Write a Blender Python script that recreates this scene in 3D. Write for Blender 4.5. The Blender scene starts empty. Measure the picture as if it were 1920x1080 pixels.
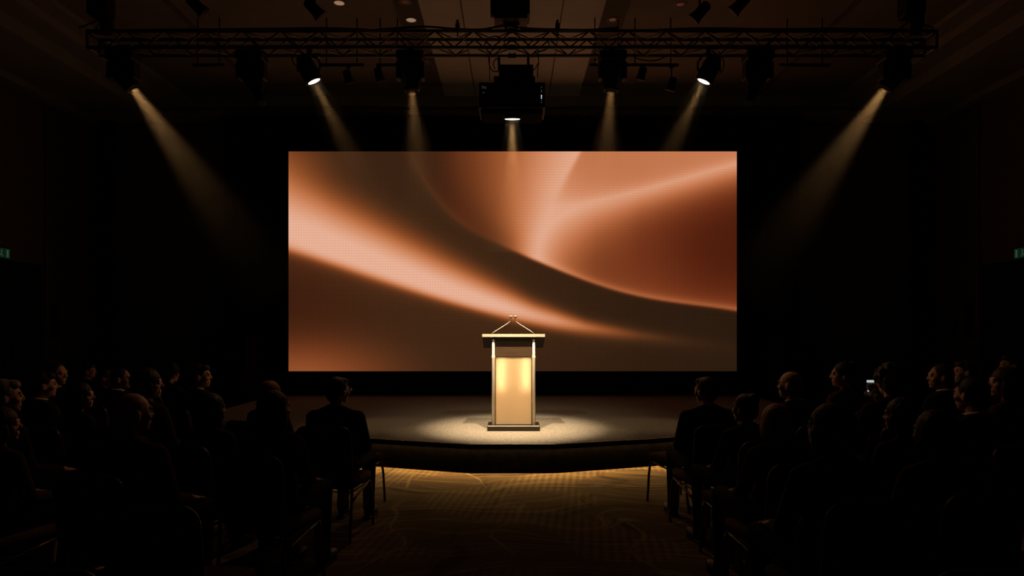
import bpy, bmesh, math, random
import numpy as np
from mathutils import Vector, Matrix
random.seed(7)
S = bpy.context.scene
COL = S.collection
F, CX, HY, EYE = 1230.0, 960.0, 620.0, 1.63        # focal length in pixels, principal column, horizon row, eye height

def at(px, py, d):
    return Vector(((px-CX)/F*d, d, EYE-(py-HY)/F*d))

# ------------------------------------------------------------------ materials
def principled(name, col, rough=.6, metal=0.0, spec=.3):
    m = bpy.data.materials.new(name); m.use_nodes = True
    b = m.node_tree.nodes['Principled BSDF']
    b.inputs['Base Color'].default_value = (*col, 1); b.inputs['Roughness'].default_value = rough
    b.inputs['Metallic'].default_value = metal
    b.inputs['Specular IOR Level'].default_value = spec
    return m

def mottled(name, c1, c2, scale, rough=.8, detail=4, bump=0.0, spec=.2, stretch=(1,1,1)):
    """two close tones of one surface mixed by noise in object space"""
    m = principled(name, c1, rough, 0, spec); nt = m.node_tree; b = nt.nodes['Principled BSDF']
    tc = nt.nodes.new('ShaderNodeTexCoord'); mp = nt.nodes.new('ShaderNodeMapping'); mp.inputs['Scale'].default_value = stretch
    nt.links.new(tc.outputs['Object'], mp.inputs['Vector'])
    n = nt.nodes.new('ShaderNodeTexNoise'); n.inputs['Scale'].default_value = scale; n.inputs['Detail'].default_value = detail
    nt.links.new(mp.outputs['Vector'], n.inputs['Vector'])
    r = nt.nodes.new('ShaderNodeValToRGB'); r.color_ramp.elements[0].position = .35; r.color_ramp.elements[1].position = .65
    r.color_ramp.elements[0].color = (*c1, 1); r.color_ramp.elements[1].color = (*c2, 1)
    nt.links.new(n.outputs['Fac'], r.inputs['Fac']); nt.links.new(r.outputs['Color'], b.inputs['Base Color'])
    if bump:
        bp = nt.nodes.new('ShaderNodeBump'); bp.inputs['Strength'].default_value = bump; bp.inputs['Distance'].default_value = .01
        nt.links.new(n.outputs['Fac'], bp.inputs['Height']); nt.links.new(bp.outputs['Normal'], b.inputs['Normal'])
    return m

def emitter(name, col, strength):
    m = bpy.data.materials.new(name); m.use_nodes = True; nt = m.node_tree; nt.nodes.clear()
    e = nt.nodes.new('ShaderNodeEmission'); e.inputs['Color'].default_value = (*col, 1); e.inputs['Strength'].default_value = strength
    o = nt.nodes.new('ShaderNodeOutputMaterial'); nt.links.new(e.outputs[0], o.inputs['Surface'])
    return m

M = {}
M['wall'] = mottled('wall_fabric', (.115,.092,.060), (.135,.108,.072), 3, .9)
M['wall_dark'] = mottled('dark_pilaster', (.008,.006,.004), (.010,.007,.005), 4, .8)
M['ceiling'] = mottled('ceiling_plaster', (.17,.15,.12), (.19,.17,.135), 2, .9)
M['ceiling_bay'] = mottled('ceiling_bay_paint', (.42,.42,.37), (.46,.455,.40), 2, .9)
M['ceiling_strip'] = mottled('ceiling_dark_panel', (.085,.075,.06), (.10,.088,.07), 3, .9)
M['soffit'] = mottled('soffit_plaster', (.24,.23,.20), (.27,.26,.22), 2, .9)
M['seam'] = principled('ceiling_seam', (.10,.09,.075), .9)
M['drape'] = mottled('black_velvet', (.006,.005,.004), (.008,.0065,.005), 9, .95, spec=.05)
M['black'] = mottled('black_powder_coat', (.008,.008,.008), (.011,.010,.010), 30, .55, spec=.25)
M['black_gloss'] = principled('black_plastic', (.006,.006,.006), .35, 0, .35)
M['truss'] = principled('dark_truss_tube', (.16,.13,.11), .45, .85)
M['truss_lace'] = principled('truss_lacing', (.22,.19,.16), .4, .9)
M['cable'] = principled('rubber_cable', (.010,.009,.009), .6)
M['stage_top'] = mottled('stage_carpet', (.13,.115,.095), (.25,.225,.19), 55, .95, 6, .25, spec=.05, stretch=(1,1,1))
M['stage_face'] = mottled('stage_fascia', (.0012,.0010,.0009), (.0018,.0015,.0013), 12, .95, spec=.0)
M['plinth'] = mottled('screen_plinth', (.014,.011,.008), (.018,.014,.010), 8, .9, spec=.05)
M['edge_metal'] = principled('stage_edge_metal', (.35,.28,.2), .4, .9)
M['silver'] = principled('brushed_silver', (.60,.54,.45), .42, .35)
M['lectern_dark'] = mottled('lectern_dark_laminate', (.010,.007,.005), (.014,.009,.006), 14, .5, stretch=(1,1,8))
M['lectern_wood'] = mottled('lectern_walnut', (.034,.019,.010), (.046,.026,.014), 10, .5, stretch=(1,1,9))
M['desk_edge'] = principled('desk_edge_strip', (.20,.165,.125), .45, .2)
M['cream'] = principled('lectern_interior', (.85,.72,.5), .7)
M['chair_fabric'] = mottled('chair_fabric', (.022,.014,.010), (.032,.020,.014), 120, .9, bump=.2, spec=.1)
M['seat_fabric'] = mottled('chair_seat_fabric', (.075,.042,.024), (.10,.056,.032), 120, .9, bump=.2, spec=.1)
M['chair_metal'] = principled('chair_tube', (.12,.085,.06), .35, .9)
M['suit'] = mottled('dark_suit', (.009,.008,.009), (.013,.011,.012), 60, .85, spec=.1)
M['suit_navy'] = mottled('navy_suit', (.008,.009,.014), (.012,.013,.019), 60, .85, spec=.1)
M['brown_top'] = mottled('brown_knit', (.035,.018,.012), (.05,.026,.017), 70, .95, spec=.1)
M['red_top'] = mottled('dark_red_knit', (.05,.013,.010), (.065,.018,.014), 70, .95, spec=.1)
M['trousers'] = mottled('dark_trousers', (.008,.008,.009), (.012,.011,.012), 70, .85, spec=.1)
M['shoe'] = principled('black_leather', (.012,.010,.009), .4, 0, .25)
M['shirt'] = principled('white_shirt', (.55,.50,.45), .8)
M['skin'] = mottled('skin_light', (.44,.25,.17), (.50,.29,.20), 25, .55, spec=.35)
M['skin_tan'] = mottled('skin_tan', (.30,.16,.10), (.35,.19,.12), 25, .55, spec=.35)
M['hair_black'] = mottled('hair_black', (.008,.006,.005), (.014,.010,.008), 90, .5, bump=.4, stretch=(1,1,.2))
M['hair_brown'] = mottled('hair_brown', (.03,.016,.009), (.05,.027,.015), 90, .5, bump=.4, stretch=(1,1,.2))
M['hair_red'] = mottled('hair_auburn', (.16,.045,.022), (.22,.065,.03), 90, .5, bump=.4, stretch=(1,1,.2))
M['hair_blond'] = mottled('hair_blond', (.30,.18,.09), (.38,.24,.13), 90, .5, bump=.4, stretch=(1,1,.2))
M['hair_grey'] = mottled('hair_grey', (.16,.14,.125), (.22,.20,.18), 90, .5, bump=.4, stretch=(1,1,.2))
M['eye'] = principled('eye', (.16,.12,.10), .25, 0, .4)
M['lens_lit'] = emitter('lamp_lens_lit', (1,.86,.62), 6.0)
M['lens_dim'] = emitter('moving_head_lens_lit', (1,.62,.3), .12)
M['downlight_on'] = emitter('downlight_glow', (1,.58,.36), .28)
M['downlight_off'] = principled('downlight_reflector', (.3,.24,.19), .35, .6)
M['exit_green'] = emitter('exit_green', (.05,.5,.2), .028)
M['exit_white'] = emitter('exit_white', (.6,.7,.5), .06)
M['led_white'] = emitter('status_led', (.75,.85,1), .9)
M['led_dim'] = emitter('status_led_dim', (.8,.75,.7), .05)
M['led_amber'] = emitter('status_led_amber', (1,.55,.25), .35)
M['led_red'] = emitter('status_led_red', (1,.08,.05), .25)
M['strip_lit'] = emitter('stage_strip_lamp', (1,.55,.2), 1.0)
M['phone_white'] = emitter('phone_white', (.9,.95,1), .55)
M['phone_dark'] = emitter('phone_dark', (.3,.28,.3), .03)

# lectern front: frosted acrylic that passes the light of the lamps behind it
m = bpy.data.materials.new('frosted_acrylic'); m.use_nodes = True; nt = m.node_tree; nt.nodes.clear()
tl = nt.nodes.new('ShaderNodeBsdfTranslucent'); tl.inputs['Color'].default_value = (.95,.84,.66,1)
df = nt.nodes.new('ShaderNodeBsdfDiffuse'); df.inputs['Color'].default_value = (.30,.235,.16,1)
mx = nt.nodes.new('ShaderNodeMixShader'); mx.inputs[0].default_value = .45
ou = nt.nodes.new('ShaderNodeOutputMaterial')
nt.links.new(tl.outputs[0], mx.inputs[1]); nt.links.new(df.outputs[0], mx.inputs[2]); nt.links.new(mx.outputs[0], ou.inputs['Surface'])
M['acrylic'] = m

# hall carpet: brown ground, wandering gold tendrils, leaf ovals and hatched patches
m = principled('hall_carpet', (.1,.06,.03), .95, 0, .05); nt = m.node_tree; b = nt.nodes['Principled BSDF']
N = nt.nodes.new; L = nt.links.new
tc = N('ShaderNodeTexCoord')
wn = N('ShaderNodeTexNoise'); wn.inputs['Scale'].default_value = .9; wn.inputs['Detail'].default_value = 1
L(tc.outputs['Object'], wn.inputs['Vector'])
wa = N('ShaderNodeVectorMath'); wa.operation = 'MULTIPLY_ADD'; wa.inputs[1].default_value = (1.1,1.1,0)
L(wn.outputs['Color'], wa.inputs[0]); L(tc.outputs['Object'], wa.inputs[2])
def carpet_line(kind, scale, dist, width, seed):
    mp = N('ShaderNodeMapping'); mp.inputs['Location'].default_value = seed; L(wa.outputs[0], mp.inputs['Vector'])
    w = N('ShaderNodeTexWave'); w.wave_type = kind; w.inputs['Scale'].default_value = scale; w.inputs['Distortion'].default_value = dist
    w.inputs['Detail'].default_value = 1.0; w.inputs['Detail Scale'].default_value = .6
    L(mp.outputs[0], w.inputs['Vector'])
    r = N('ShaderNodeValToRGB'); e = r.color_ramp.elements
    e[0].position = 1-width; e[0].color = (0,0,0,1); e[1].position = 1-width*.15; e[1].color = (1,1,1,1)
    L(w.outputs['Fac'], r.inputs['Fac']); return r.outputs['Color']
def mxm(a, c, op='MAXIMUM'):
    n = N('ShaderNodeMath'); n.operation = op
    for i, v in enumerate((a, c)):
        if isinstance(v, (int, float)): n.inputs[i].default_value = v
        else: L(v, n.inputs[i])
    return n.outputs[0]
def patchy(v, scale, off):
    mp = N('ShaderNodeMapping'); mp.inputs['Location'].default_value = off; L(tc.outputs['Object'], mp.inputs['Vector'])
    n = N('ShaderNodeTexNoise'); n.inputs['Scale'].default_value = scale; n.inputs['Detail'].default_value = 2; L(mp.outputs[0], n.inputs['Vector'])
    r = N('ShaderNodeValToRGB'); r.color_ramp.elements[0].position = .38; r.color_ramp.elements[1].position = .62; L(n.outputs['Fac'], r.inputs['Fac'])
    return mxm(v, r.outputs['Color'], 'MULTIPLY')
def layer(specs):
    out = None
    for kind, sc, dist, wd, seed in specs:
        v = patchy(carpet_line(kind, sc, dist, wd, seed), 1.6, (seed[1], sc*9, 0))
        out = v if out is None else mxm(out, v)
    return out
lines = layer([('BANDS', .30, 6, .006, (0,0,0)), ('RINGS', .34, 5, .006, (1.3,-7,0)), ('RINGS', .5, 3.5, .010, (-2.2,-5.2,0)), ('RINGS', .45, 6, .007, (.6,-5.6,0)),
               ('RINGS', .8, 3, .014, (-.7,-6.3,0)), ('RINGS', .75, 3, .012, (1.0,-6.4,0))])
darks = layer([('BANDS', .26, 8, .020, (3,4,0)), ('RINGS', .40, 5, .022, (2.1,-5.9,0)), ('RINGS', .36, 6, .025, (-1.4,-6.8,0))])
hw = N('ShaderNodeTexWave'); hw.wave_type = 'BANDS'; hw.inputs['Scale'].default_value = 4.2; hw.inputs['Distortion'].default_value = .5; hw.inputs['Detail Scale'].default_value = 3
mp = N('ShaderNodeMapping'); mp.inputs['Rotation'].default_value = (0,0,.12); L(tc.outputs['Object'], mp.inputs['Vector']); L(mp.outputs[0], hw.inputs['Vector'])
pn = N('ShaderNodeTexNoise'); pn.inputs['Scale'].default_value = 1.1; pn.inputs['Detail'].default_value = 0; L(tc.outputs['Object'], pn.inputs['Vector'])
pr = N('ShaderNodeValToRGB'); pr.color_ramp.elements[0].position = .5; pr.color_ramp.elements[1].position = .56; L(pn.outputs['Fac'], pr.inputs['Fac'])
hatch = mxm(mxm(hw.outputs['Fac'], pr.outputs['Color'], 'MULTIPLY'), .30, 'MULTIPLY')
fine = N('ShaderNodeTexNoise'); fine.inputs['Scale'].default_value = 60; fine.inputs['Detail'].default_value = 3; L(tc.outputs['Object'], fine.inputs['Vector'])
fac = mxm(mxm(mxm(mxm(lines, .62, 'MULTIPLY'), mxm(darks, -.30, 'MULTIPLY'), 'ADD'), hatch, 'ADD'), mxm(fine.outputs['Fac'], .75, 'MULTIPLY'), 'ADD')
cr = N('ShaderNodeValToRGB'); e = cr.color_ramp.elements
e[0].position = .0; e[0].color = (.040,.026,.016,1); e[1].position = 1.0; e[1].color = (.28,.21,.12,1)
L(fac, cr.inputs['Fac']); L(cr.outputs['Color'], b.inputs['Base Color'])
bp = N('ShaderNodeBump'); bp.inputs['Strength'].default_value = .5; bp.inputs['Distance'].default_value = .01
L(fine.outputs['Fac'], bp.inputs['Height']); L(bp.outputs['Normal'], b.inputs['Normal'])
M['carpet'] = m

# ------------------------------------------------------------------ mesh helpers
def box(bm, c, s, rot=None, bevel=0.0):
    t = bmesh.new(); bmesh.ops.create_cube(t, size=1)
    for v in t.verts: v.co = Vector((v.co.x*s[0], v.co.y*s[1], v.co.z*s[2]))
    if bevel: bmesh.ops.bevel(t, geom=t.edges[:], offset=bevel, segments=2, profile=.5, affect='EDGES')
    for v in t.verts:
        if rot is not None: v.co = rot @ v.co
        v.co += Vector(c)
    me = bpy.data.meshes.new('tmp'); t.to_mesh(me); t.free(); bm.from_mesh(me); bpy.data.meshes.remove(me)

def frame_of(d):
    d = d.normalized(); u = Vector((0,0,1)) if abs(d.z) < .9 else Vector((1,0,0))
    a = d.cross(u).normalized(); return a, d.cross(a).normalized()

def tube(bm, pts, r, n=8, closed=False):
    pts = [Vector(p) for p in pts]; K = len(pts)
    rr = r if isinstance(r, (list, tuple)) else [r]*K
    a = None; rings = []
    for i, p in enumerate(pts):
        if closed: d = pts[(i+1) % K]-pts[i-1]
        else: d = pts[min(i+1, K-1)]-pts[max(i-1, 0)]
        d.normalize()
        if a is None: a, _ = frame_of(d)
        a = (a-d*a.dot(d)).normalized(); c = d.cross(a)
        rings.append([bm.verts.new(p+(a*math.cos(2*math.pi*k/n)+c*math.sin(2*math.pi*k/n))*rr[i]) for k in range(n)])
    for i in range(K if closed else K-1):
        A, B = rings[i], rings[(i+1) % K]
        for k in range(n): bm.faces.new((A[k], A[(k+1) % n], B[(k+1) % n], B[k]))
    if not closed:
        bm.faces.new(rings[0][::-1]); bm.faces.new(rings[-1])

def lathe(bm, prof, p0, axis, n=24, cap=True):
    """profile of (distance along axis, radius) swept round the axis from p0"""
    p0 = Vector(p0); d = Vector(axis).normalized(); a, c = frame_of(d); rings = []
    for t, r in prof:
        rings.append([bm.verts.new(p0+d*t+(a*math.cos(2*math.pi*k/n)+c*math.sin(2*math.pi*k/n))*max(r, 1e-4)) for k in range(n)])
    for A, B in zip(rings, rings[1:]):
        for k in range(n): bm.faces.new((A[k], A[(k+1) % n], B[(k+1) % n], B[k]))
    if cap: bm.faces.new(rings[0][::-1]); bm.faces.new(rings[-1])

def ell(bm, c, r, rot=None, u=14, v=9):
    t = bmesh.new(); bmesh.ops.create_uvsphere(t, u_segments=u, v_segments=v, radius=1)
    for q in t.verts:
        q.co = Vector((q.co.x*r[0], q.co.y*r[1], q.co.z*r[2]))
        if rot is not None: q.co = rot @ q.co
        q.co += Vector(c)
    me = bpy.data.meshes.new('tmp'); t.to_mesh(me); t.free(); bm.from_mesh(me); bpy.data.meshes.remove(me)

def cap(bm, p0, p1, r0, r1, n=10):
    p0, p1 = Vector(p0), Vector(p1); d = (p1-p0).normalized()
    pts, rs = [], []
    for t in (-.98, -.75, -.4, 0): pts.append(p0+d*r0*t); rs.append(r0*math.sqrt(1-t*t))
    for t in (0, .4, .75, .98): pts.append(p1+d*r1*t); rs.append(r1*math.sqrt(1-t*t))
    tube(bm, pts, rs, n)

def prism(bm, poly, z0, z1):
    a = [bm.verts.new((x, y, z0)) for x, y in poly]; b_ = [bm.verts.new((x, y, z1)) for x, y in poly]
    n = len(poly); bm.faces.new(a[::-1]); bm.faces.new(b_)
    for i in range(n): bm.faces.new((a[i], a[(i+1) % n], b_[(i+1) % n], b_[i]))

def obj(name, bm, mat, parent=None, smooth=False):
    me = bpy.data.meshes.new(name); bmesh.ops.recalc_face_normals(bm, faces=bm.faces[:]); bm.to_mesh(me); bm.free()
    return obj_me(name, me, mat, parent, smooth)

def obj_me(name, me, mat, parent=None, smooth=False):
    if not me.materials: me.materials.append(mat)
    if smooth:
        for p in me.polygons: p.use_smooth = True
    o = bpy.data.objects.new(name, me); COL.objects.link(o)
    if me.materials[0] is not mat:
        o.material_slots[0].link = 'OBJECT'; o.material_slots[0].material = mat
    if parent is not None: o.parent = parent
    return o

def thing(name, label, cat, loc=(0,0,0), rz=0.0, group=None):
    o = bpy.data.objects.new(name, None); COL.objects.link(o); o.empty_display_size = .1
    o.location = loc; o.rotation_euler = (0,0,rz)
    return tag(o, label, cat, group)

def tag(o, label, cat, group=None, kind=None):
    o['label'] = label; o['category'] = cat
    if group: o['group'] = group
    if kind: o['kind'] = kind
    return o

def struct(name, bm, mat, label, cat):
    o = obj(name, bm, mat); o['kind'] = 'structure'; o['label'] = label; o['category'] = cat; return o

def dup(root, loc, rz, label, group=None):
    r = root.copy(); COL.objects.link(r); r.location = loc; r.rotation_euler = (0,0,rz); r['label'] = label
    if group: r['group'] = group
    for ch in list(root.children):
        c = ch.copy(); COL.objects.link(c); c.parent = r
        for g in list(ch.children):
            d = g.copy(); COL.objects.link(d); d.parent = c
    return r

def part_label(o, s): o['label'] = s; return o

def spot(name, loc, target, watts, deg, blend=.6, radius=.05, col=(1,.60,.27)):
    l = bpy.data.lights.new(name, 'SPOT'); l.energy = watts; l.spot_size = math.radians(deg); l.spot_blend = blend
    l.shadow_soft_size = radius; l.color = col
    o = bpy.data.objects.new(name, l); COL.objects.link(o); o.location = loc
    o.rotation_euler = (Vector(target)-Vector(loc)).to_track_quat('-Z', 'Y').to_euler(); return o

def area(name, loc, direction, sx, sy, watts, col):
    l = bpy.data.lights.new(name, 'AREA'); l.shape = 'RECTANGLE'; l.size = sx; l.size_y = sy; l.energy = watts; l.color = col
    o = bpy.data.objects.new(name, l); COL.objects.link(o); o.location = loc
    o.rotation_euler = Vector(direction).to_track_quat('-Z', 'Y').to_euler(); return o

# ------------------------------------------------------------------ room shell
W, YB, YF, HC = 8.87, 14.0, -1.2, 6.5
b = bmesh.new(); box(b, (0, (YB+YF)/2, -.05), (2*W+.4, YB-YF+.4, .1)); struct('floor', b, M['carpet'], 'patterned brown and gold carpet of the hall', 'floor')
b = bmesh.new(); box(b, (0, YB+.1, 3.3), (2*W+.4, .2, 6.6)); struct('wall_back', b, M['wall'], 'dark brown wall behind the stage', 'wall')
for s, nm in ((-1, 'left'), (1, 'right')):
    b = bmesh.new(); box(b, (s*(W+.1), (YB+YF)/2, 3.3), (.2, YB-YF, 6.6))
    struct('wall_'+nm, b, M['wall'], f'dark brown panelled side wall on the {nm}', 'wall')
    # raised wall panels with open joints between them
    ys = [YF, 1.6, 4.4, 7.2, 9.9, 12.4, 13.7]
    for i, (y0, y1) in enumerate(zip(ys, ys[1:])):
        if i == 4:                                   # this panel is cut round the door
            b = bmesh.new()
            box(b, (s*(W-.02), (9.93+10.30)/2, 3.0), (.04, .37, 5.9)); box(b, (s*(W-.02), (12.27+12.37)/2, 3.0), (.04, .10, 5.9))
            box(b, (s*(W-.02), (10.30+12.27)/2, (2.86+5.95)/2), (.04, 1.97, 3.09))
        else:
            b = bmesh.new(); box(b, (s*(W-.02), (y0+y1)/2, 3.0), (.04, y1-y0-.05, 5.9))
        o = obj('wall_panel', b, M['wall'], bpy.data.objects['wall_'+nm])
    b = bmesh.new(); box(b, (s*(W-.22), 13.85, 3.02), (.42, .3, 6.04))
    struct('trim_'+('1' if s < 0 else '2'), b, M['wall_dark'], f'black pilaster in the {nm} back corner of the hall', 'pilaster')
    b = bmesh.new()                                  # stepped cornice and side soffit
    box(b, (s*(W-.73), (YB+YF)/2, 6.33), (1.46, YB-YF, .54)); box(b, (s*(W-1.66), (YB+YF)/2, 6.43), (.4, YB-YF, .3))
    box(b, (s*(W-.12), (YB+YF)/2, 6.0), (.24, YB-YF, .12)); box(b, (s*(W-2.0), (YB+YF)/2, 6.47), (.3, YB-YF, .1))
    struct('trim_'+('3' if s < 0 else '4'), b, M['soffit'], f'stepped cornice where the {nm} wall meets the ceiling', 'cornice')
b = bmesh.new(); box(b, (0, (YB+YF)/2, HC+.05), (2*W+.4, YB-YF+.4, .1)); struct('ceiling', b, M['ceiling'], 'brown ceiling of the hall', 'ceiling')
b = bmesh.new()
box(b, (0, 13.8, 6.40), (2*W-3.2, .4, .2)); box(b, (0, 13.86, 6.26), (2*W-3.2, .28, .1)); box(b, (0, 13.82, 6.15), (2*W-3.2, .36, .14))
struct('trim_5', b, M['soffit'], 'stepped bulkhead along the top of the back wall', 'cornice')
for i, s in enumerate((-1, 1)):
    b = bmesh.new(); box(b, (s*1.57, (YF+12.95)/2, HC-.015), (.36, 12.95-YF, .03)); box(b, (s*1.57, 12.9, HC-.03), (.40, .06, .03))
    struct(f'trim_{6+i}', b, M['ceiling_strip'], f'dark ceiling strip holding downlights on the {"left" if s<0 else "right"} of the middle bay', 'ceiling strip')
    b = bmesh.new()
    for X in (.76, 5.1): box(b, (s*X, (YF+13.5)/2, HC-.008), (.018 if X < 1 else .10, 13.5-YF, .016))
    for Y in (5.2, 8.3, 11.2): box(b, (s*4.5, Y, HC-.006), (5.4, .04, .012))
    struct(f'trim_{8+i}', b, M['seam'], f'seams in the {"left" if s<0 else "right"} half of the ceiling', 'ceiling seam')

b = bmesh.new(); box(b, (0, (YF+13.6)/2, HC-.004), (2.78, 13.6-YF, .008)); struct('trim_10', b, M['ceiling_bay'], 'pale middle bay of the ceiling between the dark strips', 'ceiling bay')
# doors with green signs above
for s, nm, di in ((-1, 'left', 1), (1, 'right', 2)):
    y0, y1 = 10.30, 12.27
    d = thing(f'door_{di}', f'dark double door in the {nm} side wall', 'door', (s*(W-.03), (y0+y1)/2, 0)); d['kind'] = 'structure'
    b = bmesh.new(); hy = (y1-y0)/2
    for yy in (-hy+.05, hy-.05): box(b, (0, yy, 1.40), (.12, .1, 2.8), bevel=.01)
    box(b, (0, 0, 2.80), (.12, 2*hy, .1), bevel=.01); obj('door_frame', b, M['wall_dark'], d)
    for q in (-1, 1):
        b = bmesh.new(); box(b, (0, q*.45, 1.375), (.05, .88, 2.73), bevel=.006)
        for z in (.75, 1.95): box(b, (-s*.028, q*.45, z), (.012, .62, .95), bevel=.004)
        lf = obj('door_leaf', b, M['black'], d)
        b = bmesh.new(); tube(b, [(-s*.03, q*.10, .9), (-s*.09, q*.10, .9), (-s*.09, q*.10, 1.25), (-s*.03, q*.10, 1.25)], .012); obj('door_handle', b, M['chair_metal'], lf)
    zs, ysn = 2.97, 11.26
    e = thing('exit_sign', f'small green lit exit sign above the door on the {nm} wall', 'exit sign', (s*(W-.06), ysn, zs))
    b = bmesh.new(); box(b, (0, 0, 0), (.06, .46, .2), bevel=.006); obj('housing', b, M['black'], e)
    b = bmesh.new(); box(b, (-s*.032, 0, 0), (.006, .42, .17)); obj('sign_face', b, M['exit_green'], e)
    b = bmesh.new()                                   # white door outline, running figure and arrow
    sg = -s
    def pane(y, z, wy, wz, tilt=0): box(b, (sg*.0365, y, z), (.003, wy, wz), Matrix.Rotation(tilt, 3, 'X'))
    pane(.150, 0, .045, .13); pane(.02, .045, .022, .026); pane(.015, .01, .018, .05, .35); pane(.035, -.035, .014, .05, .6); pane(-.01, -.035, .014, .05, -.6)
    pane(-.12, 0, .09, .016); pane(-.155, .012, .04, .014, .8); pane(-.155, -.012, .04, .014, -.8)
    obj('pictogram', b, M['exit_white'], e)
    f = thing('wall_sconce', f'narrow dark upright fixture on the wall beside the {nm} door', 'wall fixture', (s*(W-.09), 12.62, 0))
    b = bmesh.new(); box(b, (0, 0, 1.82), (.10, .13, .66), bevel=.02); obj('shade', b, M['black'], f)
    b = bmesh.new(); box(b, (s*.045, 0, 1.82), (.03, .09, .2)); obj('wall_plate', b, M['black'], f)
b = bmesh.new(); box(b, (W-.055, 13.15, 1.66), (.03, .24, .27), bevel=.006)
o = obj('wall_control_box', b, M['black']); tag(o, 'small dark square box on the right wall near the pilaster', 'wall box')

# ------------------------------------------------------------------ stage
SH = .35
front = [(-4.7, 10.4), (-4.2, 9.4), (-3.1, 8.5), (-1.72, 7.83), (-.48, 7.43), (.48, 7.43), (1.72, 7.83), (3.1, 8.5), (4.2, 9.4), (4.7, 10.4)]
poly = front+[(4.7, 13.3), (-4.7, 13.3)]
def inset(pts, k):
    """shrink the stage outline toward its middle by about k"""
    out = []
    for i, (x, y) in enumerate(pts):
        if y > 13: out.append((x*(1-k/4.7), y)); continue
        c = Vector((0-x, 12.5-y)); c.normalize(); out.append((x+c.x*k, y+c.y*k))
    return out
st = thing('stage', 'low black-fronted stage with a faceted bow front and grey-brown carpet top', 'stage', (0, 0, 0))
b = bmesh.new(); prism(b, inset(poly, .06), 0.0, SH-.05); obj('fascia', b, M['stage_face'], st)
b = bmesh.new(); prism(b, poly, SH-.05, SH-.004); obj('nosing', b, M['stage_face'], st)
b = bmesh.new(); prism(b, inset(poly, .006), SH-.004, SH); obj('carpet_top', b, M['stage_top'], st)
b = bmesh.new()
for (x0, y0), (x1, y1) in zip(front, front[1:]): tube(b, [(x0, y0-.002, SH-.004), (x1, y1-.002, SH-.004)], .004, 6)
obj('edge_trim', b, M['edge_metal'], st)
b = bmesh.new()
for (x0, y0), (x1, y1) in zip(front, front[1:]):
    ln = math.hypot(x1-x0, y1-y0); box(b, ((x0+x1)/2, (y0+y1)/2, SH-.056), (ln, .006, .012), Matrix.Rotation(math.atan2(y1-y0, x1-x0), 3, 'Z'))
obj('lip', b, M['stage_face'], st)
b = bmesh.new()
ins = inset(front, .035)
for (x0, y0), (x1, y1) in zip(ins, ins[1:]): tube(b, [(x0, y0, SH-.054), (x1, y1, SH-.054)], .004, 6)
obj('light_strip', b, M['edge_metal'], st)
for i, ((x0, y0), (x1, y1)) in enumerate(zip(front, front[1:])):
    mx_, my_ = (x0+x1)/2, (y0+y1)/2; ln = math.hypot(x1-x0, y1-y0); nx, ny = (y1-y0)/ln, -(x1-x0)/ln
    a_ = area('stage_strip_lamp', (mx_-nx*.028, my_-ny*.028, SH-.0575), (nx, ny, -2.8), ln*.98, .008, 5.6*ln, (1,.57,.19))
    q = Vector((nx, ny, -2.8)).normalized(); xa = Vector((x1-x0, y1-y0, 0)).normalized(); ya = (-q).cross(xa)
    a_.rotation_euler = Matrix((xa, ya, -q)).transposed().to_euler()

# ------------------------------------------------------------------ LED wall
SX0, SX1, SY0, SY1, SD = 541, 1381.5, 284, 696, 13.0
def sig(v, w): return 1/(1+np.exp(-np.clip(v/w, -40, 40)))
def curve(pts, deg):
    p = np.array(pts, float); return np.poly1d(np.polyfit((p[:,0]-960)/420, p[:,1], deg))
c1 = curve([(748,220),(770,284),(790,330),(815,368),(850,402),(900,438),(960,470),(1020,496),(1080,519),(1150,541),(1220,557),(1300,572),(1381,584),(1450,593),(1520,601)], 6)
c2 = curve([(541,467),(600,484),(700,519),(800,552),(900,581),(960,596),(1040,612),(1120,626),(1200,637),(1300,650),(1381,660)], 4)
c3 = curve([(1000,392),(1060,386),(1130,374),(1200,357),(1300,330),(1381,307)], 3)
STOPS = [0, .12, .25, .4, .55, .7, .85, 1]
WARM = np.array([(42,26,14),(66,39,21),(108,58,29),(152,84,44),(188,112,69),(208,136,97),(220,157,124),(230,174,147)], float)
RED = np.array([(58,20,9),(84,32,14),(116,52,26),(152,80,45),(186,108,68),(208,134,96),(220,157,124),(230,174,147)], float)
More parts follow.
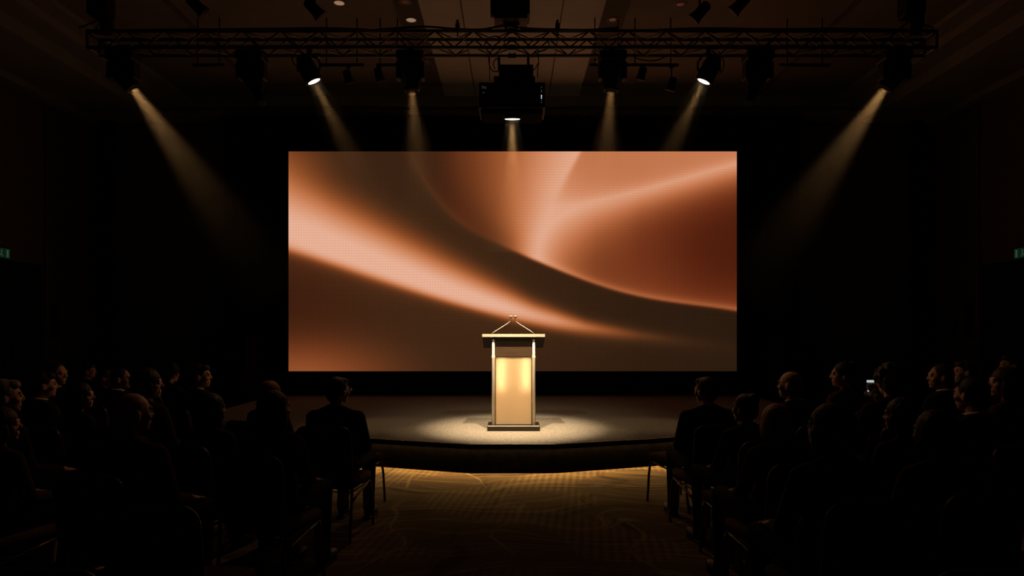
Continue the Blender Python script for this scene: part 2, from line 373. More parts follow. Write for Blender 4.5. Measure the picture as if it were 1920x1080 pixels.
def screen_srgb(x, y):
    u = (x-960)/420
    C1, C2, C3 = c1(u), c2(u), c3(u)
    C1 = np.where(x < 748, -1e4, C1)
    k = np.polyder(c1)(u)/420; nrm = np.sqrt(1+np.where(x < 748, 0, k)**2)
    q = (C1-y)/nrm                                   # >0 above the long dark ribbon edge
    above = sig(q, 1.6)
    # ---- below the edge
    v = C2-y
    T = np.interp(x, [541,620,700,800,900,1000,1100,1250,1381], [205,172,148,118,86,52,32,26,26])
    amp = np.interp(x, [541,600,700,950,1040,1120,1200,1300,1381], [.97,1.0,.98,.95,.80,.50,.25,.08,.03])
    fall = np.where(v < .22*T, 1, np.exp(-(np.maximum(v-.22*T, 0)/(.46*T))**1.7))
    wedge = np.interp(x, [541,700,900,1100], [5,5,4,6])
    band = amp*fall*sig(v, wedge)
    under = .20*np.exp(-np.maximum(-v, 0)/42)*sig(-v, 4)*np.interp(x, [541,800,1000,1200], [1,.5,.25,.05])
    bl = .36*np.exp(-((x-550)/190)**2)*np.exp(-((712-y)/80)**2)
    dark = np.interp(x, [541,700,960,1200,1381], [.03,.06,.08,.02,.0])
    ridge = np.interp(x, [740,790,860,940,1000], [.05,.09,.10,.06,0])*np.exp(-np.abs(q)/np.where(q < 0, 9, 14))
    tl = .12*np.exp(-((x-541)/120)**2)*np.exp(-((y-284)/60)**2)
    lo = dark+band+under*.9+bl+ridge+tl
    # ---- above the edge
    R = np.interp(y, [284,330,375,420,460,490,520], [1089,1064,1042,1024,1013,1008,1004])
    Wl = np.interp(y, [284,340,400,450,480,520], [172,140,100,62,40,30])
    left = .93*np.exp(-(np.maximum(R-x, 0)/Wl)**1.35)
    left = left*np.interp(x, [760,800,860,900], [.35,.6,.95,1])
    w = y-C3
    topz = .555+.05*np.sin((x-1100)/160)+.22*np.exp(-np.abs(w)/np.interp(x, [1050,1200,1381], [26,12,10]))+.18*np.exp(-np.maximum(x-R, 0)/55)*sig(y-330, 25)
    Wb = np.interp(x, [1000,1060,1120,1200,1300,1381], [130,92,62,46,42,40])
    lowz = .07+.78*np.exp(-(np.maximum(w, 0)/Wb)**1.15)+.30*np.exp(-np.maximum(x-R, 0)/48)
    lowz = lowz+.13*np.exp(-((x-1190)/110)**2)*sig(y-430, 30)
    right = topz*sig(-w, 5)+np.minimum(lowz, .93)*sig(w, 5)
    tR = sig(x-R, np.interp(y, [284,350,420,500], [1.6,3.5,9,14]))
    hi = left*(1-tR)+right*tR
    rim = np.interp(x, [940,1000,1060,1381], [0,.18,.42,.36])*np.exp(-np.maximum(q, 0)/5)+np.interp(x, [960,1010,1200,1381], [0,.08,.12,.26])*np.exp(-np.maximum(q, 0)/36)
    hi = np.clip(hi+rim+ridge, 0, 1)
    t = np.clip(lo*(1-above)+hi*above, 0, 1)
    warm = np.stack([np.interp(t, STOPS, WARM[:, i]) for i in range(3)], -1)
    red = np.stack([np.interp(t, STOPS, RED[:, i]) for i in range(3)], -1)
    rr = np.clip(above*sig(x-1060, 60)*sig(y-300, 30)+.45*np.exp(-((x-541)/160)**2)*sig(v*-1, 30)+.35*above*np.exp(-((x-860)/60)**2), 0, 1)[..., None]
    return warm*(1-rr)+red*rr
NX, NZ = 300, 148
xs = np.linspace(SX0, SX1, NX+1); ysr = np.linspace(SY1, SY0, NZ+1)
gx, gy = np.meshgrid(xs, ysr)
rgb = screen_srgb(gx, gy)/255
lin = np.where(rgb <= .04045, rgb/12.92, ((rgb+.055)/1.055)**2.4)
wx = (gx-CX)/F*SD; wz = EYE-(gy-HY)/F*SD
verts = np.stack([wx, np.full_like(wx, 0), wz], -1).reshape(-1, 3)
idx = np.arange((NX+1)*(NZ+1)).reshape(NZ+1, NX+1)
faces = np.stack([idx[:-1, :-1], idx[:-1, 1:], idx[1:, 1:], idx[1:, :-1]], -1).reshape(-1, 4)
me = bpy.data.meshes.new('display'); me.from_pydata(verts.tolist(), [], faces.tolist())
at_ = me.color_attributes.new('picture', 'FLOAT_COLOR', 'POINT')
cols = np.ones(((NX+1)*(NZ+1), 4), np.float32); cols[:, :3] = lin.reshape(-1, 3); at_.data.foreach_set('color', cols.ravel())
m = bpy.data.materials.new('led_display'); m.use_nodes = True; nt = m.node_tree; nt.nodes.clear()
an = nt.nodes.new('ShaderNodeAttribute'); an.attribute_name = 'picture'
tc = nt.nodes.new('ShaderNodeTexCoord'); sp = nt.nodes.new('ShaderNodeSeparateXYZ'); nt.links.new(tc.outputs['Object'], sp.inputs[0])
def mth(op, a, bb=None):
    n = nt.nodes.new('ShaderNodeMath'); n.operation = op
    for i, v in enumerate((a, bb)):
        if v is None: continue
        if isinstance(v, (int, float)): n.inputs[i].default_value = v
        else: nt.links.new(v, n.inputs[i])
    return n.outputs[0]
PITCH = .052
gxw = mth('SINE', mth('MULTIPLY', sp.outputs['X'], 2*math.pi/PITCH)); gzw = mth('SINE', mth('MULTIPLY', sp.outputs['Z'], 2*math.pi/PITCH))
grid = mth('ADD', mth('ADD', mth('MULTIPLY', gxw, .035), mth('MULTIPLY', gzw, .045)), 1.0)
em = nt.nodes.new('ShaderNodeEmission'); nt.links.new(an.outputs['Color'], em.inputs['Color']); nt.links.new(grid, em.inputs['Strength'])
ou = nt.nodes.new('ShaderNodeOutputMaterial'); nt.links.new(em.outputs[0], ou.inputs['Surface'])
M['display'] = m
lw = thing('led_screen', 'huge rectangular video screen glowing with copper and peach silk-like waves', 'screen', (0, SD, 0))
obj_me('display', me, M['display'], lw)
x0, x1 = wx.min(), wx.max(); z0, z1 = wz.min(), wz.max()
b = bmesh.new(); box(b, ((x0+x1)/2, .095, (z0+z1)/2), (x1-x0, .17, z1-z0)); obj('cabinet', b, M['black'], lw)
b = bmesh.new(); box(b, ((x0+x1)/2, .14, (z0+SH)/2), (x1-x0-.1, .2, z0-SH)); obj('plinth', b, M['plinth'], lw)
# black drape behind the screen, from side to side
def drape(name, xa, xb, y, z0, z1, label, amp=.05, pitch=.28):
    b = bmesh.new(); n = int((xb-xa)/.045); cols_ = []
    for i in range(n+1):
        x = xa+(xb-xa)*i/n; yy = y+amp*math.sin(2*math.pi*x/pitch)+.4*amp*math.sin(2*math.pi*x/(pitch*2.7)+1)
        cols_.append([b.verts.new((x, yy, z)) for z in (z0, (z0+z1)/2, z1)])
    for A, B in zip(cols_, cols_[1:]):
        for k in range(2): b.faces.new((A[k], B[k], B[k+1], A[k+1]))
    r = bmesh.ops.solidify(b, geom=b.faces[:], thickness=.012)
    return tag(obj(name, b, M['drape'], None, True), label, 'curtain')
drape('backdrop_curtain', -5.92, 5.94, 13.52, 0.02, 6.06, 'full-height black curtain hanging behind the video screen')
for s, nm in ((-1, 'left'), (1, 'right')):
    t = thing('speaker_cabinet', f'tall black box cabinet on the floor beyond the {nm} end of the stage', 'cabinet', (s*5.25, 12.2, 0))
    b = bmesh.new(); box(b, (0, 0, .78), (.82, .6, 1.5), bevel=.015); obj('body', b, M['drape'], t)
    b = bmesh.new(); box(b, (0, -.305, .78), (.74, .015, 1.40), bevel=.004); obj('grille', b, M['drape'], t)
    for sx in (-.3, .3):
        b = bmesh.new(); box(b, (sx, 0, .015), (.08, .5, .03)); obj('foot', b, M['cable'], t)

# ------------------------------------------------------------------ lectern
LY = 8.37
lc = thing('lectern', 'lectern with a glowing amber front panel alone at the middle of the stage', 'lectern', (.02, LY, SH))
b = bmesh.new(); box(b, (0, .165, .035), (.67, .37, .07), bevel=.010); obj('base', b, M['lectern_dark'], lc)
b = bmesh.new(); box(b, (0, -.020, .066), (.655, .006, .010)); part_label(obj('base_trim', b, M['silver'], lc), 'thin bright metal line along the base')
def desk_z(y): return 1.215-(y+.02)*.30
for s in (-1, 1):
    b = bmesh.new(); lathe(b, [(0, .021), (.85, .021), (.86, .024), (.885, .024), (.895, .019), (1.14, .016)], (s*.258, .02, .07), (0,0,1), 16)
    part_label(obj('post', b, M['silver'], lc, True), 'polished silver upright')
    b = bmesh.new()
    for y0, y1 in ((.042, .26),): box(b, (s*.272, (y0+y1)/2, .07+.52), (.022, y1-y0, 1.04), bevel=.003)
    obj('side_panel', b, M['lectern_dark'], lc)
b = bmesh.new(); box(b, (0, .052, .505), (.462, .006, .87)); part_label(obj('front_panel', b, M['acrylic'], lc), 'frosted amber panel lit from within')
b = bmesh.new(); box(b, (0, .046, .072), (.47, .02, .012)); box(b, (0, .046, .944), (.47, .02, .012))
for s in (-1, 1): box(b, (s*.232, .044, .508), (.008, .022, .87))
obj('panel_frame', b, M['lectern_dark'], lc)
b = bmesh.new(); box(b, (0, .055, 1.045), (.47, .03, .20)); box(b, (0, .040, .985), (.47, .012, .075)); part_label(obj('upper_panel', b, M['lectern_wood'], lc), 'dark walnut band above the lit panel')
b = bmesh.new(); box(b, (0, .245, .51), (.52, .014, .87)); box(b, (0, .15, .950), (.50, .20, .010)); obj('back_panel', b, M['cream'], lc)
b = bmesh.new()
for s in (-1, 1): box(b, (s*.2595, .15, .51), (.004, .19, .86))
obj('inner_lining', b, M['cream'], lc)
tilt = Matrix.Rotation(-math.atan(.30), 3, 'X')
b = bmesh.new(); box(b, (0, .235, desk_z(.235)), (.80, .54, .03), tilt, bevel=.004); obj('desktop', b, M['lectern_dark'], lc)
b = bmesh.new(); box(b, (0, -.027, desk_z(-.027)), (.80, .012, .040), tilt, bevel=.002); part_label(obj('desk_edge', b, M['desk_edge'], lc), 'pale strip along the front edge of the desktop')
b = bmesh.new(); box(b, (0, .480, desk_z(.480)+.025), (.74, .014, .022), tilt); obj('book_ledge', b, M['lectern_dark'], lc)
for s in (-1, 1):
    area('lectern_lamp', (.02+s*.158, LY+.135, SH+.725), (0, -1, 0), .03, .40, .80, (1,.80,.52))
area('lectern_lamp', (.02, LY+.15, SH+.92), (0, -.3, -1), .34, .04, .18, (1,.70,.38))
for s, nm in ((-1, 'left'), (1, 'right')):
    p = at(962+s*38.5, 628, LY-.0)
    g = thing('gooseneck_microphone', f'thin gooseneck microphone rising from the {nm} end of the lectern top', 'microphone', (p.x, LY+.04, SH+desk_z(.04)+.013))
    b = bmesh.new(); lathe(b, [(0, .020), (.012, .020), (.03, .011), (.05, .006)], (0, 0, 0), (0,0,1), 14); obj('mount', b, M['black'], g, True)
    end = Vector((-s*.232, .0, .20)); pts = [Vector((0,0,.04))]
    for k in range(1, 9): t_ = k/9; pts.append(Vector((-s*(.005+.215*t_), 0, .045+.135*t_)))
    pts += [Vector((-s*.226, 0, .192)), Vector((-s*.232, -.003, .215)), Vector((-s*.236, -.006, .235))]
    b = bmesh.new(); tube(b, pts, .0045, 8); obj('gooseneck', b, M['silver'], g, True)
    b = bmesh.new(); ell(b, (-s*.232, -.016, .250), (.024, .028, .016), u=16, v=10); obj('capsule', b, M['desk_edge'], g, True)

# ------------------------------------------------------------------ lighting truss
TD = 8.0
def tz(py, d=TD): return EYE-(py-HY)/F*d
XT = 5.18
zt, zb = tz(58), tz(89)
DT = .24
tr = thing('lighting_truss', 'long dark box truss of tubes and zigzag lacing spanning the hall below the ceiling', 'truss', (0, TD, 0))
for y in (-DT/2+.12, DT/2+.12):
    for z in (zt, zb):
        b = bmesh.new(); tube(b, [(-XT, y, z), (XT, y, z)], .021, 12); obj('chord', b, M['truss'], tr, True)
b = bmesh.new(); n = 44; step = 2*XT/n
for i in range(n):
    xa, xb = -XT+i*step, -XT+(i+1)*step
    for y in (-DT/2+.12, DT/2+.12):
        z_a, z_b = (zt, zb) if i % 2 == 0 else (zb, zt); tube(b, [(xa, y, z_a), (xb, y, z_b)], .010, 6)
    for z in (zt, zb):
        y_a, y_b = (.0, DT) if i % 2 == 0 else (DT, .0); tube(b, [(xa, y_a, z), (xb, y_b, z)], .009, 6)
part_label(obj('lacing', b, M['truss_lace'], tr, True), 'zigzag bracing between the four tubes')
for x in (-XT, XT):
    b = bmesh.new()
    for y in (0, DT): tube(b, [(x, y, zb), (x, y, zt)], .018, 8)
    for z in (zb, zt): tube(b, [(x, 0, z), (x, DT, z)], .018, 8)
    obj('end_frame', b, M['truss'], tr)
for xx in (-2.45, 0.0, 2.45):                        # bolted couplers between truss lengths
    for y in (0, DT):
        for z in (zt, zb):
            b = bmesh.new(); lathe(b, [(-.05, .031), (.05, .031)], (xx, y, z), (1,0,0), 12); obj('coupler', b, M['chair_metal'], tr, True)
# hoists from ceiling
for px, nm in ((178, 'left end'), (1720, 'right end')):
    x = (px-CX)/F*TD
    h = thing('chain_hoist', f'dark hoist hanging from the ceiling over the {nm} of the truss', 'hoist', (x, TD+.12, zt))
    b = bmesh.new(); box(b, (0, 0, .42), (.24, .22, .40), bevel=.02); obj('hoist_body', b, M['black'], h)
    b = bmesh.new(); lathe(b, [(0, .05), (.1, .08), (.22, .08)], (.07, 0, .02), (0,0,1), 14); obj('chain_bag', b, M['cable'], h)
    b = bmesh.new(); tube(b, [(0,0,.0), (0,0,.25)], .012); tube(b, [(0,0,.6), (0,0,HC-zt-.012)], .012); box(b, (0,0,HC-zt-.02), (.12,.12,.014)); obj('hanging_chain', b, M['truss'], h)
    b = bmesh.new(); tube(b, [(-.2, -.12, 0.035), (0,0,.2), (.2, -.12, .035)], .010); tube(b, [(-.2, .12, .035), (0,0,.2), (.2, .12, .035)], .010); obj('sling', b, M['cable'], h)
hx = (961-CX)/F*TD
h = thing('chain_hoist', 'black boxy hoist hanging above the middle of the truss over the projector', 'hoist', (hx, TD+.12, zt))
b = bmesh.new(); box(b, (.0, -.02, .40), (.42, .30, .42), bevel=.02); obj('hoist_body', b, M['black'], h)
b = bmesh.new(); box(b, (-.02, -.02, .165), (.40, .28, .05), bevel=.005); part_label(obj('bottom_plate', b, M['lectern_wood'], h), 'brown plate under the hoist')
b = bmesh.new(); lathe(b, [(-.03, .12), (.03, .12)], (-.24, -.02, .34), (1,0,0), 20); obj('chain_drum', b, M['black'], h, True)
b = bmesh.new(); box(b, (-.08, 0, .09), (.03, .03, .12)); box(b, (.05, 0, .09), (.03, .03, .12)); box(b, (-.015, 0, .13), (.20, .03, .03)); obj('mount_bracket', b, M['chair_metal'], h)
b = bmesh.new(); tube(b, [(0,0,.6), (0,0,HC-zt-.01)], .014); box(b, (0,0,HC-zt-.02), (.12,.12,.014)); obj('hanging_chain', b, M['truss'], h)

# ------------------------------------------------------------------ moving heads and par cans
def moving_head(px, label, py_tip, aim, deg=None, snout=False):
    """clamp, base, yoke and a barrel turned to aim (world point)"""
    X = (px-CX)/F*TD
    t = thing('moving_head_spotlight', label, 'stage light', (X, TD-.02, zb), 0, 'moving head lights hung under the truss')
    b = bmesh.new(); box(b, (0, .02, -.03), (.07, .06, .07), bevel=.01); tube(b, [(-.10, .02, -.05), (.10, .02, -.05)], .016); obj('mount_clamp', b, M['black'], t)
    b = bmesh.new(); box(b, (0, .02, -.125), (.33, .26, .12), bevel=.03); obj('base', b, M['black'], t)
    b = bmesh.new(); box(b, (-.10, -.112, -.125), (.06, .006, .03)); obj('control_display', b, M['black_gloss'], t)
    pv = Vector((0, .02, -.33))
    b = bmesh.new(); box(b, (0, .02, -.20), (.30, .15, .05), bevel=.015)
    for s in (-1, 1): box(b, (s*.148, .02, -.295), (.046, .15, .21), bevel=.018)
    obj('yoke', b, M['black'], t)
    d = (Vector(aim)-(Vector((X, TD-.02, zb))+pv)).normalized()
    b = bmesh.new(); L0, L1 = -.15, .20
    lathe(b, [(L0, .06), (L0+.02, .10), (L0+.09, .122), (.02, .125), (.08, .112), (.15, .098), (L1, .092), (L1+.002, .080), (L1-.06, .074), (L1-.20, .056)], pv, d, 28)
    if snout:
        lathe(b, [(.17, .060), (.21, .058), (.40, .056), (.42, .062), (.43, .060), (.431, .045)], pv, d, 20)
    hd = obj('head', b, M['black'], t, True)
    b = bmesh.new(); a, c = frame_of(d)
    for k in range(10):
        an_ = 2*math.pi*k/10; q = pv+d*(-.08)+(a*math.cos(an_)+c*math.sin(an_))*.118
        tube(b, [q-d*.03, q+d*.05], .006, 6)
    obj('cooling_rib', b, M['black_gloss'], hd)
    b = bmesh.new(); lathe(b, [(L1-.192, .001), (L1-.190, .055), (L1-.196, .055)], pv, d, 24)
    obj('lens', b, M['lens_dim'] if deg else M['black_gloss'], hd)
    tip = Vector((X, TD-.02, zb))+pv+d*(L1+.01)
    return tip, d
def par_can(px, label, aim):
    X = (px-CX)/F*TD
    t = thing('par_spotlight', label, 'stage light', (X, TD-.02, zb), 0, 'lit par cans hung under the truss')
    b = bmesh.new(); box(b, (0, .02, -.035), (.05, .05, .08), bevel=.008); obj('mount_clamp', b, M['black'], t)
    pv = Vector((0, -.01, -.29))
    d = (Vector(aim)-(Vector((X, TD-.02, zb))+pv)).normalized()
    b = bmesh.new()
    tube(b, [pv+Vector((-.135, 0, .0)), pv+Vector((-.135, .01, .10)), pv+Vector((-.07, .02, .19)), pv+Vector((0, .025, .205)), pv+Vector((.07, .02, .19)), pv+Vector((.135, .01, .10)), pv+Vector((.135, 0, 0))], .011, 8)
    box(b, pv+Vector((0, .025, .215)), (.05, .04, .03)); obj('yoke', b, M['black'], t)
    b = bmesh.new(); lathe(b, [(-.19, .035), (-.17, .075), (-.10, .10), (.02, .108), (.13, .108), (.132, .108), (.145, .106), (.146, .078), (.12, .076)], pv, d, 28); can = obj('can', b, M['black'], t, True)
    for s in (-1, 1):
        b = bmesh.new(); lathe(b, [(0, .02), (.028, .02)], pv+Vector((s*.108, 0, 0)), (s,0,0), 12); obj('tilt_knob', b, M['black_gloss'], can)
    b = bmesh.new(); lathe(b, [(.138, .0775), (.142, .0765), (.144, .04), (.1445, .001)], pv, d, 28); part_label(obj('lens', b, M['lens_lit'], can, True), 'glowing warm white lens')
    return Vector((X, TD-.02, zb))+pv+d*.17, d

# haze hanging in the light beams: real scattering volume, thinning away from the lamp
def haze_mat(dens, fall):
    m = bpy.data.materials.new('stage_haze'); m.cycles.volume_step_rate = .3; m.use_nodes = True; nt = m.node_tree; nt.nodes.clear()
    tc = nt.nodes.new('ShaderNodeTexCoord'); sp = nt.nodes.new('ShaderNodeSeparateXYZ'); nt.links.new(tc.outputs['Object'], sp.inputs[0])
    a1 = nt.nodes.new('ShaderNodeMath'); a1.operation = 'MULTIPLY'; a1.inputs[1].default_value = -1/fall; nt.links.new(sp.outputs['Z'], a1.inputs[0])
    a2 = nt.nodes.new('ShaderNodeMath'); a2.operation = 'EXPONENT'; nt.links.new(a1.outputs[0], a2.inputs[0])
    a3 = nt.nodes.new('ShaderNodeMath'); a3.operation = 'MULTIPLY'; a3.inputs[1].default_value = dens; nt.links.new(a2.outputs[0], a3.inputs[0])
    vs = nt.nodes.new('ShaderNodeVolumeScatter'); vs.inputs['Color'].default_value = (1,.84,.62,1); vs.inputs['Anisotropy'].default_value = 0
    nt.links.new(a3.outputs[0], vs.inputs['Density'])
    o = nt.nodes.new('ShaderNodeOutputMaterial'); nt.links.new(vs.outputs[0], o.inputs['Volume']); return m
def haze(tip, d, label, length, half, dens, fall, r0):
    b = bmesh.new(); n = 28
    lathe(b, [(0, r0), (length, r0+length*math.tan(half))], (0,0,0), (0,0,1), n)
    o = obj('haze_beam', b, haze_mat(dens, fall)); o.location = tip
    o.rotation_euler = d.to_track_quat('Z', 'Y').to_euler()
    tag(o, label, 'light beam', 'hazy light beams under the truss', 'stuff'); return o

HEADS = [
 (231, 'black moving head light at the left end of the truss with a long slanting beam', (-1.9, 8.9, .35), 21),
 (472, 'unlit moving head light third in from the left with its barrel pointing down to the right', (-2.50, 7.5, 3.0), None),
 (770, 'black moving head light left of the projector shining almost straight down', (-.95, 8.35, .35), 19),
 (1148, 'black moving head light right of the projector shining almost straight down', (.95, 8.35, .35), 19),
 (1421, 'unlit moving head light between the right end light and the lit can', (2.33, 7.5, 3.0), None),
 (1677, 'black moving head light at the right end of the truss with a long slanting beam', (1.9, 8.9, .35), 21)]
HEADS[1] = (472, 'unlit moving head light between the left end light and the lit can', HEADS[1][2], None)
WB = 130
for px, lab, aim, deg in HEADS:
    tip, d = moving_head(px, lab, 0, aim, deg, deg is None)
    if deg:
        outer = abs(px-960) > 500
        spot('beam_lamp', tip-d*.19, aim, WB*(1.5 if outer else 1), deg, .9, .028)
        where = lab.split(' light ')[1].split(' with ')[0].split(' shining ')[0]
        haze(tip, d, f'{"long slanting" if outer else "short downward"} beam of hazy light from the moving head {where}', 3.0 if outer else 1.6, math.radians(deg*.5+1), .34 if outer else .24, .75 if outer else .6, .07)
for px, lab, aim in ((580, 'lit par can left of the projector tilted toward the stage centre', (-.35, 8.8, .35)), (1328, 'lit par can right of the projector tilted toward the stage centre', (.35, 8.8, .35))):
    tip, d = par_can(px, lab, aim)
    spot('beam_lamp', tip-d*.012, aim, WB, 22, 1.0, .03)
    haze(tip, d, f'short slanting beam of hazy light under the lit par can {"left" if px < 960 else "right"} of the projector', 1.7, math.radians(12), .17, .6, .08)

# ------------------------------------------------------------------ projector
PD = 7.85
def zz(py): return EYE-(py-HY)/F*PD
xw = 124/F*PD
pj = thing('projector', 'big black box projector hung under the middle of the truss with a lit lens below', 'projector', (0.0, PD, zz(200)))
b = bmesh.new(); box(b, (0, .24, (zz(153)-zz(198))/2+.012), (xw, .46, zz(153)-zz(198)), bevel=.012); obj('housing', b, M['black'], pj)
b = bmesh.new(); box(b, (0, .24, .003), (xw*1.01, .475, .02), bevel=.003); part_label(obj('ledge', b, M['lectern_wood'], pj), 'brown rim along the bottom of the housing')
b = bmesh.new(); box(b, (-.004, .25, -.035), (xw*.95, .42, .06), bevel=.02); obj('lower_housing', b, M['drape'], pj)
b = bmesh.new(); lathe(b, [(-.01, .118), (.05, .108), (.052, .092)], (.005, .17, -.040), (0,.23,-1), 28); obj('lens_barrel', b, M['black'], pj, True)
b = bmesh.new(); lathe(b, [(.0525, .091), (.054, .088), (.056, .05), (.057, .001)], (.005, .17, -.040), (0,.23,-1), 28); part_label(obj('lens', b, M['lens_lit'], pj, True), 'glowing warm white lens')
for k, (dz, hh, mt) in enumerate(((.235, .012, 'led_dim'), (.19, .03, 'led_dim'), (.13, .022, 'led_white'), (.105, .012, 'led_white'), (.075, .012, 'led_dim'), (.05, .010, 'led_dim'))):
    b = bmesh.new(); box(b, (xw*.445, .006, dz), (.010, .006, hh)); obj('status_light', b, M[mt], pj)
b = bmesh.new()
for k in range(3): box(b, (-xw*.445+.02*k, .007, .232-.003*(k == 2)), (.006, .006, .026))
box(b, (-xw*.445+.004, .007, .245), (.018, .006, .005)); box(b, (-xw*.43, .007, .17), (.03, .006, .004)); obj('marking', b, M['led_dim'], pj)
b = bmesh.new(); box(b, (.03, .26, .36), (.50, .26, .12), bevel=.01); box(b, (0.05, .26, .50), (.42, .22, .14), bevel=.01); obj('mount_frame', b, M['black'], pj)
b = bmesh.new()
for sx in (-.16, .2): box(b, (sx, .26, .62), (.03, .05, .20))
obj('mount_arm', b, M['chair_metal'], pj)
tipz = zz(200)-.11
spot('beam_lamp', (.005, PD+.185, tipz+.006), (.02, LY+.05, SH), 300, 23, 1.0, .025)
haze(Vector((.005, PD+.17, tipz)), (Vector((.02, LY+.05, SH))-Vector((.005, PD+.17, tipz))).normalized(), 'short downward beam of hazy light under the projector lens', 1.6, math.radians(11), .20, .55, .085)
# key lights on the front-of-house bar above the audience, out of the picture
for s in (-1, 1):
    spot('key_lamp', (s*.8, 5.5, 6.2), (.02, 8.62, SH), 4000, 23, 1.0, .06, (1,.75,.46))
    spot('key_lamp', (s*2.5, 1.5, 6.2), (.02, 8.9, .6), 560, 22, 1.0, .06, (1,.75,.47))
spot('wash_fill', (0, 9.0, 6.3), (0, 8.7, SH), 130, 62, 1.0, .08, (1,.72,.44))  # added unseen overhead fill, widens the soft glow round the stage pool

# added unseen fill spots, standing in for stage glow spilling over the audience
for s in (-1, 1): spot('spill_fill', (s*.45, 8.12, 4.45), (s*3.7, 5.1, 1.1), 72, 72, 1.0, .06, (1,.50,.27))

# ------------------------------------------------------------------ cables at the truss
def P(px, py, d): return at(px, py, d)
def cable(pts, r, label, d=TD-.05):
    q = [P(px, py, d if dd is None else dd) for px, py, *rest in pts for dd in [rest[0] if rest else None]]
    out = []                                         # Catmull-Rom through the points
    for i in range(len(q)-1):
        p0, p1, p2, p3 = q[max(i-1, 0)], q[i], q[i+1], q[min(i+2, len(q)-1)]
        for k in range(6):
            t = k/6; out.append(.5*((2*p1)+(p2-p0)*t+(2*p0-5*p1+4*p2-p3)*t*t+(3*p1-p0-3*p2+p3)*t**3))
    out.append(q[-1]); b = bmesh.new(); tube(b, out, r, 6)
    return tag(obj('hanging_cable', b, M['cable'], None, True), label, 'cable', 'black cables around the truss')
cable([(935,88),(919,98),(917,118),(922,131),(932,134),(937,124),(932,110),(925,118),(928,130)], .007, 'looped coil of black cable hanging left of the projector mount')
cable([(1003,95),(1010,112),(1006,124),(1000,132),(990,134)], .006, 'short black cable curving down right of the projector mount')
cable([(1009,96),(1010,115),(1008,132),(1008,145)], .006, 'straight black cable with a plug end dangling right of the projector mount')
cable([(918,105),(918,130),(918,152)], .005, 'thin straight cable dropping to the left end of the projector')
cable([(690,58),(740,53),(800,50),(850,54),(905,55),(945,48),(985,53),(1040,55),(1100,56),(1160,52)], .012, 'thick black cable draped along the top of the truss middle')
cable([(1180,101),(1195,110),(1215,114),(1235,112),(1250,104)], .008, 'black cable sagging under the truss right of the projector')
cable([(985,90),(1000,76),(1018,72),(1030,82),(1022,94),(1008,96)], .007, 'loop of black cable tangled in the truss right of the projector')
cable([(905,92),(915,74),(930,68),(946,78),(940,92)], .007, 'loop of black cable tangled in the truss left of the projector')
cable([(560,92),(548,110),(556,124),(566,118)], .007, 'power lead hanging beside the lit par can on the left')
cable([(1346,96),(1356,112),(1357,126),(1348,138),(1340,130)], .007, 'power lead hanging beside the lit par can on the right')
cable([(190,58),(300,56),(420,55),(520,54),(610,53),(690,56)], .013, 'thick black cable draped along the left half of the truss')
cable([(1235,56),(1330,53),(1440,55),(1560,54),(1700,56)], .013, 'thick black cable draped along the right half of the truss')
for px, nm in ((858, 'left'), (1045, 'right')):
    X = (px-CX)/F*TD; b = bmesh.new(); box(b, (0, 0, .02), (.05, .06, .08), bevel=.008); tube(b, [(0,0,-.02), (0,0,-.1)], .008)
    box(b, (0, 0, .075), (.03, .05, .05), bevel=.006)
    o = obj('mount_clip', b, M['black']); o.location = (X, TD-.002, zt+.028); tag(o, f'small black clamp on the top tube {nm} of the projector', 'clamp')

# small fixtures behind the truss: short bars hung from the ceiling with little spotlights
RB = 10.2
def rz_(py): return EYE-(py-HY)/F*RB
def ceiling_bar(px0, px1, label, drops):
    x0, x1 = (px0-CX)/F*RB, (px1-CX)/F*RB; z = rz_(122)
    t = thing('hanging_bar', label, 'lighting bar', ((x0+x1)/2, RB, z), 0, 'short black bars behind the truss')
    b = bmesh.new(); tube(b, [(x0-(x0+x1)/2, 0, 0), (x1-(x0+x1)/2, 0, 0)], .026, 10); obj('bar', b, M['black'], t, True)
    for k in (-.35, .35):
        b = bmesh.new(); tube(b, [(k*(x1-x0), 0, .02), (k*(x1-x0), 0, HC-z-.01)], .010, 6); obj('hanging_rod', b, M['black'], t)
    for px, py, lab in drops:
        x = (px-CX)/F*RB; zl = rz_(py)
        s = thing('small_spotlight', lab, 'small spotlight', (x, RB, z), 0, 'small unlit spotlights behind the truss')
        b = bmesh.new(); tube(b, [(0,0,-.026), (0,0,zl-z+.09)], .012, 6); box(b, (0,0,-.03), (.06,.06,.05), bevel=.008); obj('stem', b, M['black'], s)
        b = bmesh.new(); lathe(b, [(-.12, .035), (-.10, .06), (.03, .065), (.08, .085), (.082, .075)], (0, 0, zl-z), (.25*(1 if px < 960 else -1), .35, -1), 16); obj('lamp_body', b, M['black'], s, True)
ceiling_bar(600, 682, 'short black bar hung from the ceiling behind the truss left of the lit moving head', [(653,146,'little unlit spotlight under the bar farther left of the projector')])
ceiling_bar(706, 752, 'very short black bar just left of the moving head near the projector', [(711,142,'little unlit spotlight under the very short bar near the left moving head')])
ceiling_bar(1106, 1168, 'short black bar crossing behind the moving head right of the projector', [])
ceiling_bar(1176, 1272, 'short black bar hung from the ceiling right of the right moving head', [(1203,140,'little unlit spotlight at the near end of the bar right of the projector'), (1259,160,'little unlit spotlight at the far end of the bar right of the projector')])
ceiling_bar(362, 420, 'short dark strip under the ceiling on the far left behind the truss', [])  # outermost pair: dark ceiling lines drawn as hung bars
ceiling_bar(1462, 1556, 'short dark strip under the ceiling on the far right behind the truss', [])
